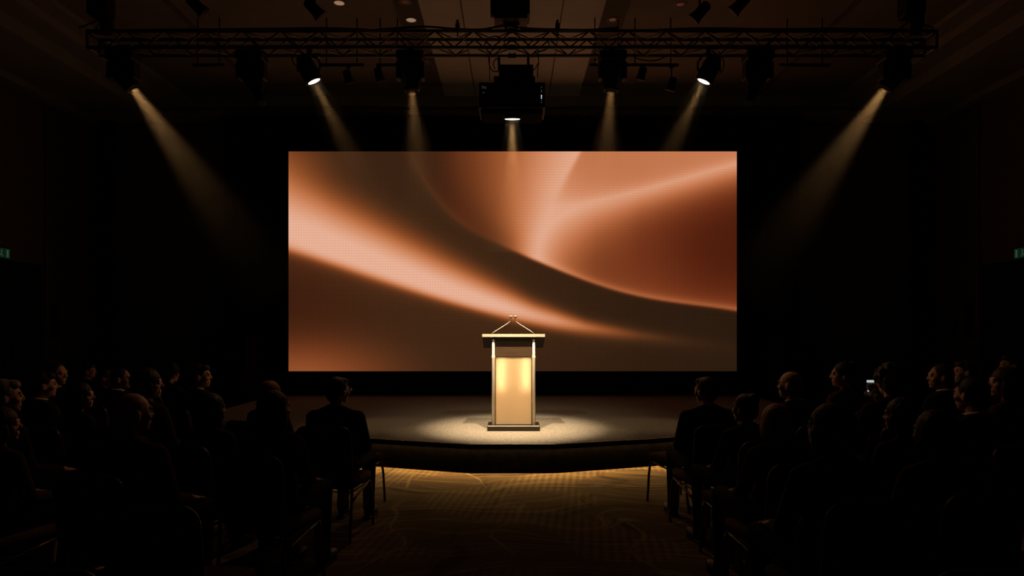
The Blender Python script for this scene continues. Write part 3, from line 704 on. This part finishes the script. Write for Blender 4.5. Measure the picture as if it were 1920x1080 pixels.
for px, py, nm in ((590, 18, 'left of the first hoist beside a downlight'), (370, 12, 'at the upper left'), (1312, 24, 'at the upper right beside a downlight'), (1386, 10, 'farther along at the upper right')):
    dd = 7.0; x = (px-CX)/F*dd; z = EYE-(py-HY)/F*dd
    s = thing('small_spotlight', f'small black spotlight hung from the ceiling {nm}', 'small spotlight', (x, dd, HC), 0)
    b = bmesh.new(); tube(b, [(0,0,0), (0,0,z-HC+.05)], .012, 6); box(b, (0,0,-.012), (.1,.1,.024), bevel=.004); obj('hanging_stem', b, M['black'], s)
    b = bmesh.new(); lathe(b, [(-.12, .035), (-.10, .055), (.03, .06), (.09, .075), (.092, .065)], (0, 0, z-HC), (.6*(1 if px < 960 else -1), .3, -.6), 16); obj('lamp_body', b, M['black'], s, True)

# downlights
DL = [(774, 37, 'glowing downlight in the left dark ceiling strip above the truss', True), (802, 117, 'unlit downlight in the left ceiling strip below the truss', False),
      (1130, 37, 'unlit downlight in the right dark ceiling strip above the truss', False), (1093, 117, 'unlit downlight in the right ceiling strip below the truss', False),
      (760, 4, 'dim downlight in the left ceiling strip at the top edge', False), (636, 5, 'pale downlight at the top edge left of the ceiling strip', True), (1276, 8, 'pale downlight at the top edge right of the ceiling strip', False),
      (1178, 158, 'unlit downlight near the back bulkhead right of the middle', False), (718, 160, 'unlit downlight near the back bulkhead left of the middle', False)]
for px, py, lab, on in DL:
    instrip = 740 < px < 1150
    zc = HC-(.030 if instrip else 0)
    d = (zc-EYE)*F/(HY-py); x = (px-CX)/F*d
    if instrip: x = math.copysign(1.57, x)
    t = thing('ceiling_downlight', lab, 'downlight', (x, d, zc), 0, 'round downlights in the ceiling')
    b = bmesh.new(); lathe(b, [(0, .098), (-.008, .095), (-.012, .078), (-.002, .074)], (0,0,0), (0,0,1), 24, cap=False); obj('trim_ring', b, M['soffit'], t, True)
    b = bmesh.new(); lathe(b, [(-.004, .075), (-.009, .05), (-.011, .001)], (0,0,0), (0,0,1), 24); obj('lens', b, M['downlight_on'] if on else M['downlight_off'], t, True)

# ------------------------------------------------------------------ chairs
def rounded_panel(w0, w1, h, rad, thick, n=6):
    """upright panel, rounded at its top corners, w0 wide below and w1 wide above"""
    pts = [(-w0/2, 0), (w0/2, 0)]
    for k in range(n+1): a = (math.pi/2)*k/n; pts.append((w1/2-rad+rad*math.cos(a), h-rad+rad*math.sin(a)))
    for k in range(n+1): a = math.pi/2+(math.pi/2)*k/n; pts.append((-w1/2+rad+rad*math.cos(a), h-rad+rad*math.sin(a)))
    b = bmesh.new(); A = [b.verts.new((x, -thick/2, z)) for x, z in pts]; B = [b.verts.new((x, thick/2, z)) for x, z in pts]
    k = len(pts); fa = b.faces.new(A); fb = b.faces.new(B[::-1])
    for i in range(k): b.faces.new((A[i], B[i], B[(i+1) % k], A[(i+1) % k]))
    bmesh.ops.bevel(b, geom=[e for f in (fa, fb) for e in f.edges], offset=.012, segments=3, profile=.5, affect='EDGES')
    return b, pts
def make_chair(label):
    t = thing('banquet_chair', label, 'chair', (0,0,0), 0, 'banquet chairs of the audience')
    b = bmesh.new(); box(b, (0, .02, .425), (.43, .44, .075), bevel=.03); part_label(obj('seat', b, M['seat_fabric'], t, True), 'brown padded seat')
    b, pts = rounded_panel(.42, .42, .42, .07, .045)
    rec = Matrix.Rotation(math.radians(7), 3, 'X')
    for v in b.verts: v.co = rec @ v.co+Vector((0, -.215, .465))
    obj('backrest', b, M['chair_fabric'], t, True)
    b = bmesh.new(); path = [(-.213, -.24, .30)]
    pp = [pts[0]]+[p for p in pts[2:]][::-1]
    path += [rec @ Vector((x*1.03, -.014, z*1.012))+Vector((0, -.215, .465)) for x, z in ([pts[0]]+pts[:1:-1]+[pts[1]])]
    path += [(.213, -.24, .30)]
    tube(b, path, .0115, 8); obj('back_frame', b, M['chair_metal'], t, True)
    b = bmesh.new(); tube(b, [(-.20, -.20, .375), (-.20, .21, .375), (.20, .21, .375), (.20, -.20, .375)], .011, 8, True); obj('seat_frame', b, M['chair_metal'], t)
    for s in (-1, 1):
        b = bmesh.new(); tube(b, [(s*.205, .19, .385), (s*.208, .215, .34), (s*.212, .225, .26), (s*.222, .235, .012), (s*.222, .235, .0)], .0115, 8); obj('leg', b, M['chair_metal'], t, True)
        b = bmesh.new(); tube(b, [(s*.213, -.24, .30), (s*.214, -.255, .20), (s*.216, -.29, .0)], .0115, 8); tube(b, [(s*.205, .18, .38), (s*.21, .05, .36), (s*.213, -.14, .33), (s*.213, -.24, .30)], .010, 8); obj('leg', b, M['chair_metal'], t, True)
    return t
chair0 = make_chair('x'); chair_used = [False]
def chair(X, Y, rz, label):
    if not chair_used[0]:
        chair_used[0] = True; chair0.location = (X, Y, 0); chair0.rotation_euler = (0,0,rz); chair0['label'] = label; return chair0
    return dup(chair0, (X, Y, 0), rz, label)

# ------------------------------------------------------------------ people
def solid(name, fill, voxel, smooth=4, ratio=.3):
    b = bmesh.new(); fill(b); me = bpy.data.meshes.new(name); b.to_mesh(me); b.free()
    o = bpy.data.objects.new('tmp', me); COL.objects.link(o)
    r = o.modifiers.new('r', 'REMESH'); r.mode = 'VOXEL'; r.voxel_size = voxel
    sm = o.modifiers.new('s', 'SMOOTH'); sm.iterations = smooth; sm.factor = .5
    if ratio < 1: dc = o.modifiers.new('d', 'DECIMATE'); dc.ratio = ratio
    dg = bpy.context.evaluated_depsgraph_get(); dg.update()
    out = bpy.data.meshes.new_from_object(o.evaluated_get(dg)); out.name = name
    bpy.data.objects.remove(o); bpy.data.meshes.remove(me)
    for p in out.polygons: p.use_smooth = True
    return out
def strands(me, R, kind):
    Ri = R.inverted(); c0 = hp(R, 0, -.02, .02)
    for v in me.vertices:
        q = Ri @ (v.co-c0); az = math.atan2(q.x, -q.y); r = math.hypot(q.x, q.y)
        a = .0020 if kind in ('long', 'bob') else .0014
        k = math.sin(az*31+4*math.sin(q.z*23+az*3))+.7*math.sin(az*53+q.z*40)
        w = min(1, r/.05)
        v.co += Vector((v.normal.x, v.normal.y, v.normal.z))*a*k*w
    me.update(); return me
CACHE = {}
def cached(key, fn):
    if key not in CACHE: CACHE[key] = fn()
    return CACHE[key]
PV = Vector((0, -.015, 1.08))
HCN = Vector((0, .005, 1.18))
def head_rot(yaw, pitch=0): return Matrix.Rotation(math.radians(yaw), 3, 'Z') @ Matrix.Rotation(math.radians(pitch), 3, 'X')
def hp(R, x, y, z): return PV+R @ (HCN+Vector((x, y, z))-PV)
ARM = {'lap': ((.245, .02, .70), (.125, .295, .635)), 'wide': ((.28, .0, .72), (.15, .28, .645)), 'clasp': ((.25, .03, .70), (.055, .30, .66))}
def arm_points(pose, s):
    sh = Vector((s*.195, -.03, .955))
    if pose == 'phone' and s > 0: return sh, Vector((.26, .17, .80)), Vector((.100, .345, 1.00))
    if pose == 'chin' and s > 0: return sh, Vector((.25, .22, .80)), Vector((.10, .25, 1.00))
    e, w = ARM.get(pose, ARM['lap']); return sh, Vector((s*e[0], e[1], e[2])), Vector((s*w[0], w[1], w[2]))
def hand(b, w, s, pose):
    up = (pose == 'phone' and s > 0) or (pose == 'chin' and s > 0)
    f = Vector((.25*-s if up else -.15*s, .25 if up else 1, .95 if up else -.12)).normalized()   # direction of the fingers
    side = Vector((-s, 0, 0)) if not up else Vector((-s*.9, .3, 0)).normalized()
    side = (side-f*side.dot(f)).normalized(); nrm = f.cross(side)
    if nrm.z > 0 and not up: nrm = -nrm
    if up and nrm.y < 0: nrm = -nrm
    R = Matrix((side, f, nrm)).transposed()
    ell(b, w+f*.05, (.040, .052, .017), R); cap(b, w-f*.02, w+f*.03, .024, .028)
    for i, (o, ln) in enumerate(((.030, .070), (.011, .080), (-.010, .074), (-.030, .058))):
        k = w+f*.092+side*o; m_ = k+f*ln*.55+nrm*.008; e_ = m_+(f*.55+nrm*.85).normalized()*ln*.5
        cap(b, k, m_, .0095, .0088, 8); cap(b, m_, e_, .0088, .0075, 8)
    t0 = w+f*.03+side*.034; t1 = t0+(f*.6+side*.7).normalized()*.042; t2 = t1+(f*.95+side*.1+nrm*.3).normalized()*.032
    cap(b, t0, t1, .012, .010, 8); cap(b, t1, t2, .010, .0085, 8)
def body_fill(yaw, pitch, pose, wom):
    k = .93 if wom else 1
    def fill(b):
        R = head_rot(yaw, pitch)
        ell(b, (0, 0, .57), (.15*k, .12, .085)); ell(b, (0, -.02, .70), (.13*k, .10, .14)); ell(b, (0, -.03, .87), (.16*k, .10, .15)); cap(b, (-.15*k, -.03, .965), (.15*k, -.03, .965), .05, .05)
        cap(b, (0, -.035, .98), PV+Vector((0, 0, .02)), .058*k, .052*k)
        for s in (-1, 1):
            sh, e, w = arm_points(pose, s); cap(b, sh, e, .046*k, .038*k); cap(b, e, w, .038*k, .027*k); hand(b, w, s, pose)
            cap(b, (s*.085, .02, .54), (s*.105, .45, .535), .068, .052); cap(b, (s*.105, .45, .525), (s*.115, .42, .10), .050, .034)
        rq = R
        ell(b, hp(R, 0, -.005, .01), (.076, .096, .098), rq); ell(b, hp(R, 0, .030, -.055), (.056, .062, .062), rq); ell(b, hp(R, 0, .066, -.094), (.026, .024, .020), rq)
        ell(b, hp(R, 0, .045, -.01), (.062, .052, .065), rq)
        cap(b, hp(R, 0, .088, .012), hp(R, 0, .104, -.024), .008, .0125); ell(b, hp(R, 0, .094, -.031), (.018, .014, .010), rq)
        cap(b, hp(R, -.034, .080, .022), hp(R, .034, .080, .022), .013, .013)
        cap(b, hp(R, -.020, .086, -.058), hp(R, .020, .086, -.058), .008, .008); cap(b, hp(R, -.017, .084, -.070), hp(R, .017, .084, -.070), .009, .009)
        for s in (-1, 1):
            ell(b, hp(R, s*.077, -.005, -.016), (.011, .021, .034), rq @ Matrix.Rotation(s*.35, 3, 'Z')); ell(b, hp(R, s*.040, .056, -.026), (.026, .030, .026), rq)
    return fill
def top_fill(pose, wom):
    k = .92 if wom else 1
    def fill(b):
        ell(b, (0, -.025, .86), (.205*k, .125, .17)); ell(b, (0, -.005, .68), (.185*k, .135, .17)); ell(b, (0, .02, .57), (.19, .15, .08))
        cap(b, (-.175*k, -.03, .965), (.175*k, -.03, .965), .060, .060)
        for s in (-1, 1):
            sh, e, w = arm_points(pose, s); sh = Vector((sh.x*k, sh.y, sh.z))
            cap(b, sh, e, .066*k, .054*k); cap(b, e, w-(w-e)*.06, .054*k, .040*k)
            cap(b, (s*.13*k, -.04, .985), (s*.03, -.05, 1.04), .048, .036)
            if not wom: cap(b, (s*.05, .055, 1.02), (s*.045, .115, .88), .020, .024); cap(b, (s*.055, -.02, 1.045), (s*.05, .055, 1.02), .020, .020)
        if not wom: cap(b, (-.05, -.075, 1.045), (.05, -.075, 1.045), .022, .022)
    return fill
def trouser_fill(b):
    ell(b, (0, -.0, .555), (.180, .145, .090))
    for s in (-1, 1):
        cap(b, (s*.09, .03, .545), (s*.11, .45, .545), .086, .066); cap(b, (s*.11, .45, .535), (s*.118, .425, .13), .064, .050); cap(b, (s*.118, .425, .13), (s*.118, .43, .085), .052, .054)
def shoe_fill(s):
    def fill(b):
        ell(b, (s*.118, .500, .048), (.045, .125, .044)); ell(b, (s*.118, .420, .055), (.040, .055, .050)); box(b, (s*.118, .475, .012), (.074, .235, .022), bevel=.008)
    return fill
def hair_fill(kind, yaw, pitch):
    def fill(b):
        R = head_rot(yaw, pitch)
        def e(x, y, z, r): ell(b, hp(R, x, y, z), r, R, 18, 12)
        if kind == 'short': e(0, -.020, .024, (.083, .098, .098)); e(0, .045, .075, (.062, .045, .036)); e(0, -.055, -.035, (.066, .055, .060))
        elif kind == 'crop': e(0, -.016, .019, (.081, .098, .098)); e(0, -.055, -.03, (.066, .052, .055))
        elif kind == 'long':
            e(0, -.020, .024, (.092, .106, .104)); e(0, -.065, -.07, (.092, .062, .13)); e(0, -.075, -.16, (.095, .050, .10))
            for s in (-1, 1): e(s*.078, -.01, -.055, (.024, .058, .105))
        elif kind == 'bob':
            e(0, -.020, .022, (.096, .110, .106)); e(0, -.050, -.06, (.098, .075, .085))
            for s in (-1, 1): e(s*.080, -.005, -.045, (.024, .062, .075))
        elif kind == 'bun': e(0, -.018, .022, (.086, .102, .101)); e(0, -.06, -.03, (.07, .055, .06)); e(0, -.085, .085, (.048, .048, .045))
        elif kind == 'curly':
            rnd = random.Random(5); e(0, -.022, .026, (.10, .112, .108)); e(0, -.07, -.03, (.085, .06, .08))
            for k in range(70):
                a, c = rnd.uniform(0, 2*math.pi), rnd.uniform(-.25, 1); q = math.sqrt(1-c*c) if c < 1 else 0
                x, y, z = .10*q*math.cos(a), -.022+.112*q*math.sin(a), .026+.108*c
                if y < .055 or z > .08: e(x, y, z, (.022, .022, .022))
    return fill
def collar_fill(b):
    n = 20; pts = [Vector((.064*math.cos(2*math.pi*k/n), -.028+.062*math.sin(2*math.pi*k/n), 1.052-.012*math.sin(2*math.pi*k/n))) for k in range(n)]
    tube(b, pts, .013, 8, True)
PEOPLE = []
def person(px, py, d, label, hair='short', hcol='hair_black', yaw=0, pitch=0, pose='lap', wom=False, top='suit', skin='skin', collar=True, glasses=False, seat=None, turn=.6, nochair=False):
    X = (px-CX)/F*d; ztop = EYE-(py-HY)/F*d
    rz = max(-.48, min(.48, math.atan2(X, 8.6-d)*turn))
    full = 1.292 if hair != 'bald' else 1.285
    sc = max(.86, min(1.07, (ztop-.462)/(full-.462)))
    t = thing('person', label, 'person', (X, d, 0), rz, 'seated audience')
    def up(o):                                        # the seated upper body grows or shrinks from the seat
        o.scale = (sc, sc, sc); o.location = (0, 0, .462*(1-sc)); return o
    up(obj_me('body', cached(('body', yaw, pitch, pose, wom), lambda: solid('body', body_fill(yaw, pitch, pose, wom), .0055, 3, .28)), M[skin], t))
    up(obj_me('jacket' if not wom else 'blouse', cached(('top', pose, wom), lambda: solid('jacket', top_fill(pose, wom), .011, 4, .5)), M[top], t))
    obj_me('trousers', cached('trousers', lambda: solid('trousers', trouser_fill, .011, 4, .5)), M['trousers'], t)
    for s in (-1, 1): obj_me('shoe', cached(('shoe', s), lambda: solid('shoe', shoe_fill(s), .007, 3, .6)), M['shoe'], t)
    if hair != 'bald': up(obj_me('hair', cached(('hair', hair, yaw, pitch), lambda: strands(solid('hair', hair_fill(hair, yaw, pitch), .0075, 2, 1), head_rot(yaw, pitch), hair)), M[hcol], t))
    if collar and not wom:
        def mk():
            b = bmesh.new(); collar_fill(b); me = bpy.data.meshes.new('collar'); b.to_mesh(me); b.free()
            for p in me.polygons: p.use_smooth = True
            return me
        up(part_label(obj_me('shirt_collar', cached('collar', mk), M['shirt'], t), 'pale shirt collar'))
    R = head_rot(yaw, pitch)
    def mkeye(s):
        b = bmesh.new(); ell(b, hp(R, s*.033, .083, .002), (.012, .010, .009), R); me = bpy.data.meshes.new('eye'); b.to_mesh(me); b.free(); return me
    for s in (-1, 1): up(obj_me('eye', cached(('eye', s, yaw, pitch), lambda: mkeye(s)), M['eye'], t))
    if glasses:
        b = bmesh.new()
        for s in (-1, 1):
            tube(b, [hp(R, s*.034+.024*math.cos(2*math.pi*k/14), .104, .002+.019*math.sin(2*math.pi*k/14)) for k in range(14)], .0025, 6, True)
            tube(b, [hp(R, s*.058, .104, .006), hp(R, s*.088, .05, .006), hp(R, s*.090, -.005, .002)], .0028, 6)
        tube(b, [hp(R, -.010, .106, .004), hp(R, .010, .106, .004)], .0025, 6); up(part_label(obj('glasses', b, M['silver'], t), 'thin metal-rimmed glasses'))
    if not nochair: chair(X, d, rz, 'dark banquet chair under the '+(seat or label))
    PEOPLE.append(t); return t

# left block, front to back
person(632, 708, 5.32, 'person in dark suit and glasses at the aisle end left of the lectern', glasses=True, yaw=-24, seat='person in glasses at the left aisle', turn=.3)
person(507, 716, 5.6, 'person with auburn hair sitting beyond the long-haired person on the left', 'bob', 'hair_red', wom=True, top='brown_top', seat='auburn-haired person on the left')
person(513, 735, 4.15, 'person with long dark hair and brown top at the left aisle one row back', 'long', 'hair_brown', wom=True, top='brown_top', seat='long-haired person at the left aisle', yaw=-24)
person(395, 740, 4.50, 'person with dark bobbed hair beside the long-haired person on the left', 'bob', 'hair_black', wom=True, top='suit', yaw=-24, seat='bobbed-haired person on the left')
person(245, 738, 3.62, 'balding person with bare crown and dark red top in the near left rows', 'bald', 'hair_grey', top='red_top', collar=False, yaw=-24, seat='balding person in the near left rows')
person(373, 683, 6.5, 'tall person with white collar and black hair nearest the stage on the left', 'short', yaw=-45, seat='tall person nearest the stage on the left')
person(275, 692, 5.3, 'person with full black hair and pale collar behind the tall collared one on the left', 'bob', 'hair_black', yaw=-45, pose='wide', seat='full-haired person mid-left')
person(225, 690, 6.75, 'person with cropped hair and lit cheek left of the full-haired one', 'crop', yaw=-45, seat='cropped-hair person mid-left', skin='skin_tan')
person(320, 684, 7.9, 'person with big rounded hair seen as a dark shape near the stage on the left', 'curly', 'hair_black', wom=True, seat='big-haired person near the stage on the left')
person(150, 718, 5.3, 'person with dark long hair in front of the left wall group, chin toward the stage', 'long', 'hair_black', wom=True, top='suit', yaw=-45, seat='long-haired person by the left wall group')
person(80, 698, 5.7, 'person with dark hair just below the face-lit person on the far left', 'short', yaw=-24, pose='clasp', seat='dark-haired person on the far left')
person(105, 680, 6.75, 'person in black suit shown in profile with a warmly lit face on the far left', 'crop', yaw=-75, turn=.3, skin='skin', seat='profile person on the far left')
person(165, 682, 9.0, 'person with lit forehead peeking out beyond the far left person in profile', 'short', 'hair_brown', yaw=-45, seat='peeking person on the far left')
person(197, 700, 7.7, 'small person half hidden between two heads on the far left', 'crop', 'hair_brown', yaw=-45, wom=True, seat='half-hidden person on the far left')
person(6, 712, 4.45, 'person cut by the left picture edge with grey hair', 'short', 'hair_grey', yaw=-24, seat='grey-haired person at the left edge')
person(2, 768, 3.85, 'person cut by the left edge low down with faintly lit cheek', 'bob', 'hair_brown', yaw=-45, wom=True, top='brown_top', seat='lower person at the left edge')
# right block
person(1325, 708, 5.40, 'person in dark suit at the aisle end right of the lectern', 'short', yaw=24, seat='suited person at the right aisle', turn=.3)
person(1398, 742, 4.66, 'small person with dark bun behind the suited person on the right aisle', 'bun', 'hair_black', wom=True, top='suit', yaw=24, seat='bun-haired person on the right')
person(1455, 760, 3.92, 'person with blond hair at the right aisle in the near rows', 'bob', 'hair_blond', wom=True, top='suit', seat='blond person on the right')
person(1485, 697, 5.40, 'bald person in dark suit on the right with light on the scalp', 'bald', 'hair_grey', yaw=24, seat='bald person on the right')
person(1560, 760, 3.10, 'person with brown hair nearest the camera on the right', 'bob', 'hair_brown', wom=True, top='suit', yaw=24, seat='brown-haired person nearest the camera')
person(1582, 680, 6.4, 'person with black topknot and brown top right of the bald person', 'bun', 'hair_black', wom=True, top='brown_top', yaw=45, seat='topknot person on the right')
ph = person(1668, 688, 5.35, 'person with big curly hair holding up a bright phone on the right', 'curly', 'hair_black', wom=True, top='suit', pose='phone', seat='curly-haired person with the phone', turn=0)
person(1765, 683, 6.2, 'person in black suit and collar with face lit and turned left on the right', 'crop', 'hair_brown', yaw=45, seat='face-lit suited person on the right')
person(1810, 677, 7.1, 'person with swept brown hair looking left beyond the suited person on the right', 'short', 'hair_brown', yaw=45, seat='swept-haired person on the right')
person(1822, 708, 4.48, 'person with broad dark shoulders and black hair in the near right rows', 'short', pose='wide', seat='broad dark person on the right')
person(1885, 690, 5.35, 'person with hand near the chin at the far right edge', 'long', 'hair_brown', wom=True, top='brown_top', yaw=45, pose='chin', seat='chin-resting person at the far right')
person(1897, 662, 7.6, 'person highest and dimmest at the far right by the door', 'short', 'hair_brown', yaw=45, seat='dimmest person by the right door')
person(1692, 748, 4.0, 'person with dark bob below the phone holder on the right', 'bob', 'hair_black', wom=True, top='suit', yaw=24, seat='bobbed person below the phone')
person(1752, 772, 3.25, 'person in dark red top low in the near right rows', 'long', 'hair_black', wom=True, top='red_top', seat='red-topped person on the right')
# phone held up by the curly-haired person
bpy.context.view_layer.update()
hw_ = ph.matrix_world @ Vector((.072, .425, 1.13))
p = thing('smartphone', 'bright-screened phone held up by a curly-haired person on the right', 'phone', hw_, ph.rotation_euler.z+.05)
b = bmesh.new(); box(b, (0, .0, 0), (.078, .009, .150), bevel=.003); obj('case', b, M['black_gloss'], p)
b = bmesh.new(); box(b, (0, -.0052, .0), (.070, .001, .138)); obj('screen', b, M['phone_dark'], p)
b = bmesh.new(); box(b, (0, -.006, .055), (.066, .001, .020)); box(b, (.003, -.006, .024), (.036, .001, .022)); box(b, (-.020, -.006, -.030), (.012, .001, .012)); obj('screen_picture', b, M['phone_white'], p)

# empty chairs
chair(-1.53, 6.2, -.55, 'empty banquet chair in the front row beside the left aisle')
chair(1.61, 6.2, .55, 'empty banquet chair in the front row beside the right aisle')
chair(-1.50, 3.05, -.12, 'empty banquet chair in the foreground left of the aisle')
chair(-1.44, 2.30, -.10, 'empty banquet chair nearest the camera at the bottom left')
chair(1.47, 2.30, .10, 'empty banquet chair nearest the camera at the bottom right')

# ------------------------------------------------------------------ world, camera, colour
w = bpy.data.worlds.new('dark_hall'); S.world = w; w.use_nodes = True
w.node_tree.nodes['Background'].inputs['Color'].default_value = (0,0,0,1); w.node_tree.nodes['Background'].inputs['Strength'].default_value = 0
cam = bpy.data.cameras.new('camera'); co = bpy.data.objects.new('camera', cam); COL.objects.link(co)
co.location = (0, 0, EYE); co.rotation_euler = (math.pi/2, 0, 0)
cam.sensor_width = 36; cam.lens = 36*F/1920; cam.shift_y = (HY-540)/1920; cam.clip_start = .05; cam.clip_end = 100
S.camera = co
S.view_settings.view_transform = 'Standard'; S.view_settings.look = 'None'; S.view_settings.exposure = 0; S.view_settings.gamma = 1
S.view_settings.use_curve_mapping = False
